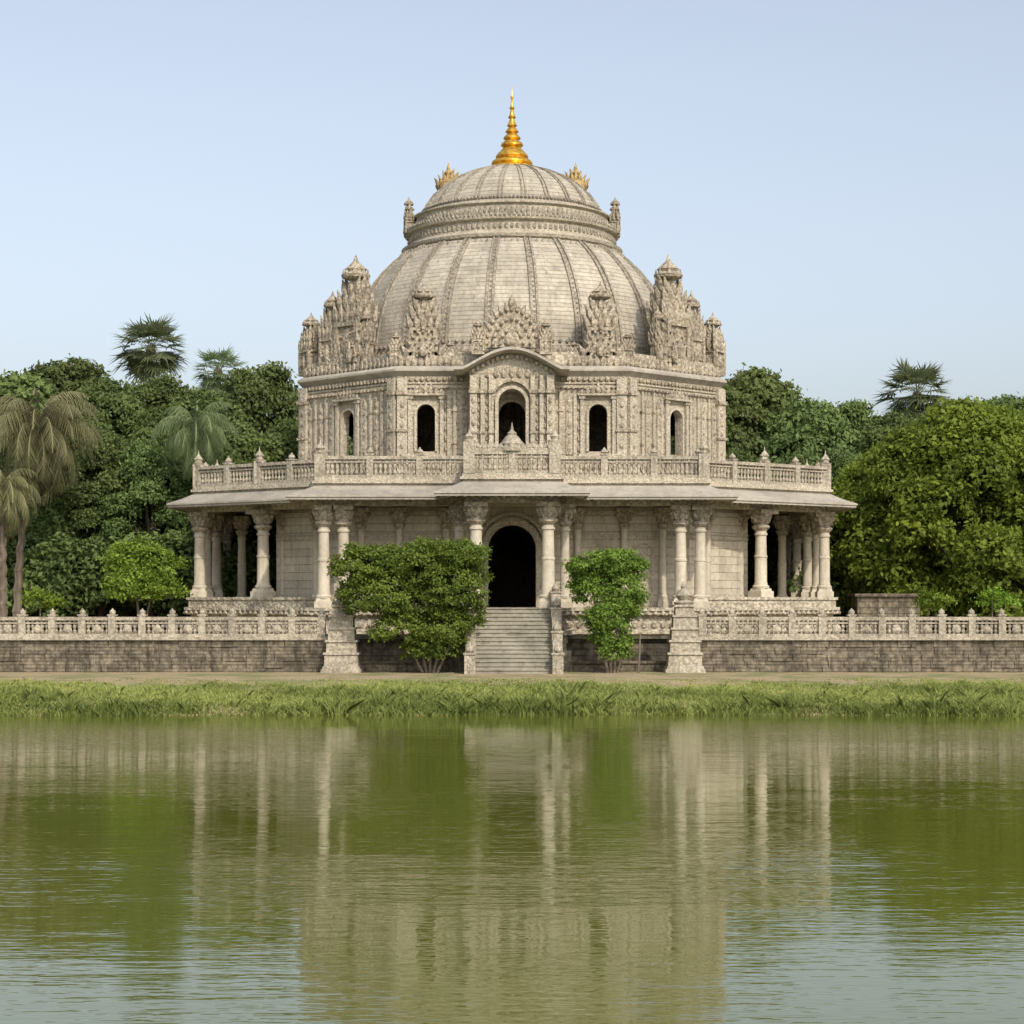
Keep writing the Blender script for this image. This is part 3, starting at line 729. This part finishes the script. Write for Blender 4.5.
def L_(px,py,d,rpx,rzpx): return (PX(px,d),d+random.uniform(-.5,.5),PZ(py,d),rpx*d/F,rzpx*d/F)
def sprigs(lob,n,sm):
    out=[]
    for i in range(n):
        l=random.choice(lob); a=random.uniform(0,math.pi*2); b=random.uniform(-.3,1.2)
        q=random.uniform(.9,1.15)
        out.append((l[0]+math.cos(a)*math.cos(b)*l[3]*q,l[1]+math.sin(a)*math.cos(b)*l[3]*q,l[2]+math.sin(b)*l[4]*q,sm*random.uniform(.6,1.3),sm*random.uniform(.8,1.8)))
    return lob+out
random.seed(3); dB=84.8
lob=[L_(*a) for a in [(360,573,dB,22,26),(380,566,dB,26,20),(395,562,dB,18,16),(388,596,dB,34,32),(430,560,dB,24,20),(460,560,dB,26,18),(452,590,dB,32,30),(425,605,dB,32,30),(442,632,dB,28,22),(370,602,dB,28,24),(412,583,dB,22,22),(472,580,dB,16,20),(430,650,dB,28,13),(400,630,dB,26,18),(464,615,dB,20,24),(425,570,dB,24,24)]]
def stems(px,d,tops): return [((PX(px+i*3-4,d),d,.8),(PX(t[0],d),d,PZ(t[1],d)),.07) for i,t in enumerate(tops)]
bush('ornamental_shrub',sprigs(lob,60,.22),stems(428,dB,[(380,590),(405,570),(430,580),(455,580),(470,600)]),M_bush,.12,34,80,.14)
lob=[L_(*a) for a in [(590,570,dB,20,16),(612,565,dB,22,14),(628,574,dB,16,16),(600,592,dB,25,20),(622,594,dB,22,22),(610,618,dB,24,20),(612,638,dB,20,16),(588,586,dB,16,16),(614,652,dB,16,9),(628,610,dB,14,16)]]
bush('ornamental_shrub',sprigs(lob,40,.2),stems(612,dB,[(590,580),(605,570),(620,580),(635,590)])+[((PX(638,dB),dB-.1,.8),(PX(640,dB),dB-.1,2.6),.06)],M_bush,.12,34,80,.14)
dS=95
lob=[L_(*a) for a in [(122,568,dS,20,22),(145,562,dS,22,22),(163,572,dS,17,20),(140,588,dS,30,18),(116,585,dS,14,14),(160,592,dS,18,14)]]
bush('rounded_shrub',sprigs(lob,20,.25),[((PX(140,dS),dS,TZ),(PX(135,dS),dS,PZ(580,dS)),.08),((PX(142,dS),dS,TZ),(PX(155,dS),dS,PZ(575,dS)),.07)],M_leafb,.15,28,50,.18)
for px in (928,992,40): 
    bush('low_plant',[L_(px,600,98,12,9),L_(px+14,604,98,10,7)],[((PX(px,98),98,TZ),(PX(px,98),98,PZ(600,98)),.05)],M_leafb,.15,24,60,.18)
# ------------------------------------------------------------------ palms
def palm(name,px,cy,d,flen,nf,mat,droop=.6,fan=False,trunkx=None,up=.1):
    x=PX(px,d); z=PZ(cy,d); bx=PX(trunkx,d) if trunkx is not None else x
    e=empty(name,(0,0,0)); V=[];T_=[]
    for i in range(nf):
        az=i*2.39996+rng.random()*.3; el=math.radians(85-125*(i/nf)**.9)+rng.normal()*.08
        L=flen*(.85+.3*rng.random()); dirh=np.array([math.cos(az),math.sin(az),0]); n=14; pos=np.array([x,d,z]); a=el; pts=[pos.copy()]
        for j in range(n):
            a-=droop*(.5+j/n)*1.6/n
            pos=pos+(dirh*math.cos(a)+np.array([0,0,math.sin(a)]))*L/n; pts.append(pos.copy())
        side=np.array([-math.sin(az),math.cos(az),0]); tn=rng.random()*.6+.2*(i<nf*.5)
        if fan:
            hub=pts[7]; f=unit((pts[9]-pts[6])[None])[0]; upv=np.cross(side,f)
            for q in range(18):
                b=math.radians(-95+190*q/17); dv=f*math.cos(b)+side*math.sin(b); l=L*.5*(.8+.3*rng.random()); w=np.cross(upv,dv)*L*.022
                tip=hub+dv*l-np.array([0,0,l*.25*rng.random()])+upv*(rng.normal()*.12*l); mid=hub+dv*l*.5+upv*L*.03
                V+= [hub,mid+w,tip,mid-w]; T_+=[tn+rng.normal()*.15]*4
            w=side*.03; V+=[pts[0]-w,pts[0]+w,hub+w,hub-w]; T_+=[.8]*4
        else:
            for j in range(1,n+1):
                for sub in (0,.33,.66):
                    c=pts[j-1]*(1-sub)+pts[j]*sub; f=unit((pts[j]-pts[j-1])[None])[0]; u=(j+sub)/n
                    ll=L*.27*(.8+.4*rng.random())*math.sin(math.pi*min(1,.12+.86*u))**.7
                    for sgn in (-1,1):
                        dv=unit((side*sgn*.7+f*.55+np.array([0,0,-.4-.8*rng.random()]))[None])[0]; w=f*L*.008
                        tip=c+dv*ll; V+=[c-w,c+w,tip+w*.2-np.array([0,0,ll*.2]),tip-w*.2-np.array([0,0,ll*.2])]; T_+=[tn+rng.normal()*.15]*4
                w=side*.025; V+=[pts[j-1]-w,pts[j-1]+w,pts[j]+w,pts[j]-w]; T_+=[.9]*4
    me=npmesh('fronds_mesh',np.array(V),4,np.array(T_),mat); o=bpy.data.objects.new('fronds',me); scene.collection.objects.link(o); o.parent=e
    mb=MB(); prev=(bx,d,TZ); n=10
    for j in range(1,n+1):
        t=j/n; cur=(bx+(x-bx)*t*t,d,TZ+(z-TZ)*t); branch(mb,prev,cur,.26-.1*(j-1)/n,.24-.1*j/n,8); prev=cur
    mb.blob(x,d,z-.1,.35,.35,.5)
    mb.obj('trunk',M_bark,e)
palm('fan_palm',151,350,131,2.9,50,M_palm,.6,True)
palm('fan_palm',218,373,131,2.1,38,M_palm,.6,True)
palm('fan_palm',917,396,131,2.9,50,M_palm,.6,True)
palm('feather_palm',38,428,106,4.3,64,M_palmd,1.45,False,16)
palm('feather_palm',196,430,108,3.0,46,M_palm,1.5,False)
palm('feather_palm',2,490,104,2.8,40,M_palmd,1.6,False)
# ------------------------------------------------------------------ grass
ng=300000
gx=rng.uniform(-32,32,ng); gy=68.3+10.4*rng.random(ng)
dens=np.sin(gx*.9+np.sin(gy*1.3)*1.5)*.5+np.sin(gx*.31+2)*.5+np.sin(gx*2.7+gy)*.3
keep=rng.random(ng)<(.85+.2*dens)*np.clip((78.6-gy)/2.8,.12,1); gx=gx[keep];gy=gy[keep];dens=dens[keep]
gz=np.array([hbank(a,b) for a,b in zip(gx,gy)]); k2=gz>-.1; gx,gy,gz,dens=gx[k2],gy[k2],gz[k2],dens[k2]
n=len(gx); hh=(.08+.13*rng.random(n))*(1+.4*dens)*np.clip((79-gy)/6,.35,1)*np.where(gz<.25,1.6,1)
tuft=(np.sin(gx*3.1+gy*2.3)*np.sin(gx*1.7-gy*3.1)>.72); hh=hh*np.where(tuft,1.8,1)
weed=np.exp(-((gx-1.6)/.8)**2-((gy-71.5)/1.2)**2)+.5*np.exp(-((gx+9)/.7)**2-((gy-71)/1.)**2)+.5*np.exp(-((gx-12)/.9)**2-((gy-72)/1.)**2); hh=hh*(1+1.1*weed)
az=rng.uniform(0,6.283,n); w=.014+.014*rng.random(n); lean=rng.normal(size=(n,2))*.5*hh[:,None]
B=np.stack([gx,gy,gz-.03],1); sd=np.stack([np.cos(az)*w,np.sin(az)*w,np.zeros(n)],1)
M_=B+np.stack([lean[:,0]*.35,lean[:,1]*.35,hh*.6],1); Tp=B+np.stack([lean[:,0],lean[:,1],hh],1)
V=np.stack([B-sd,B+sd,M_+sd*.8,Tp,M_-sd*.8],1).reshape(-1,3)
ti=.5+.25*np.sin(gx*.5+gy*.8)+rng.normal(size=n)*.22-.3*(gz<.3)
me=npmesh('grass_mesh',V,5,np.repeat(ti,5),M_grass); o=bpy.data.objects.new('grass',me); scene.collection.objects.link(o)
# ------------------------------------------------------------------ world / sun / camera
elev=math.radians(40); az=math.radians(24)
sd=Vector((math.sin(az)*math.cos(elev),-math.cos(az)*math.cos(elev),math.sin(elev)))
w=bpy.data.worlds.new('World'); scene.world=w; w.use_nodes=True; nt=w.node_tree
bg=nt.nodes['Background']; sk=nt.nodes.new('ShaderNodeTexSky'); sk.sky_type='NISHITA'; sk.sun_disc=False; sk.sun_elevation=elev; sk.sun_rotation=math.pi-az
sk.air_density=1.0; sk.dust_density=3.5; sk.ozone_density=2.4; sk.altitude=0
hs=nt.nodes.new('ShaderNodeHueSaturation'); hs.inputs['Saturation'].default_value=.55; hs.inputs['Value'].default_value=1.33
nt.links.new(sk.outputs[0],hs.inputs['Color']); nt.links.new(hs.outputs[0],bg.inputs[0]); bg.inputs[1].default_value=.15
sl=bpy.data.lights.new('sun','SUN'); sl.energy=2.85; sl.angle=math.radians(.8); sl.color=(1,.915,.785)
so=bpy.data.objects.new('sun',sl); scene.collection.objects.link(so); so.rotation_euler=(-sd).to_track_quat('-Z','Y').to_euler()
cam=bpy.data.cameras.new('camera'); co_=bpy.data.objects.new('camera',cam); scene.collection.objects.link(co_)
co_.location=(0,0,H); co_.rotation_euler=(math.pi/2,0,0); cam.lens=70; cam.sensor_width=36; cam.shift_y=88/1024; cam.clip_end=6000; cam.clip_start=.5
scene.camera=co_
scene.view_settings.view_transform='Standard'; scene.view_settings.look='None'; scene.view_settings.exposure=0
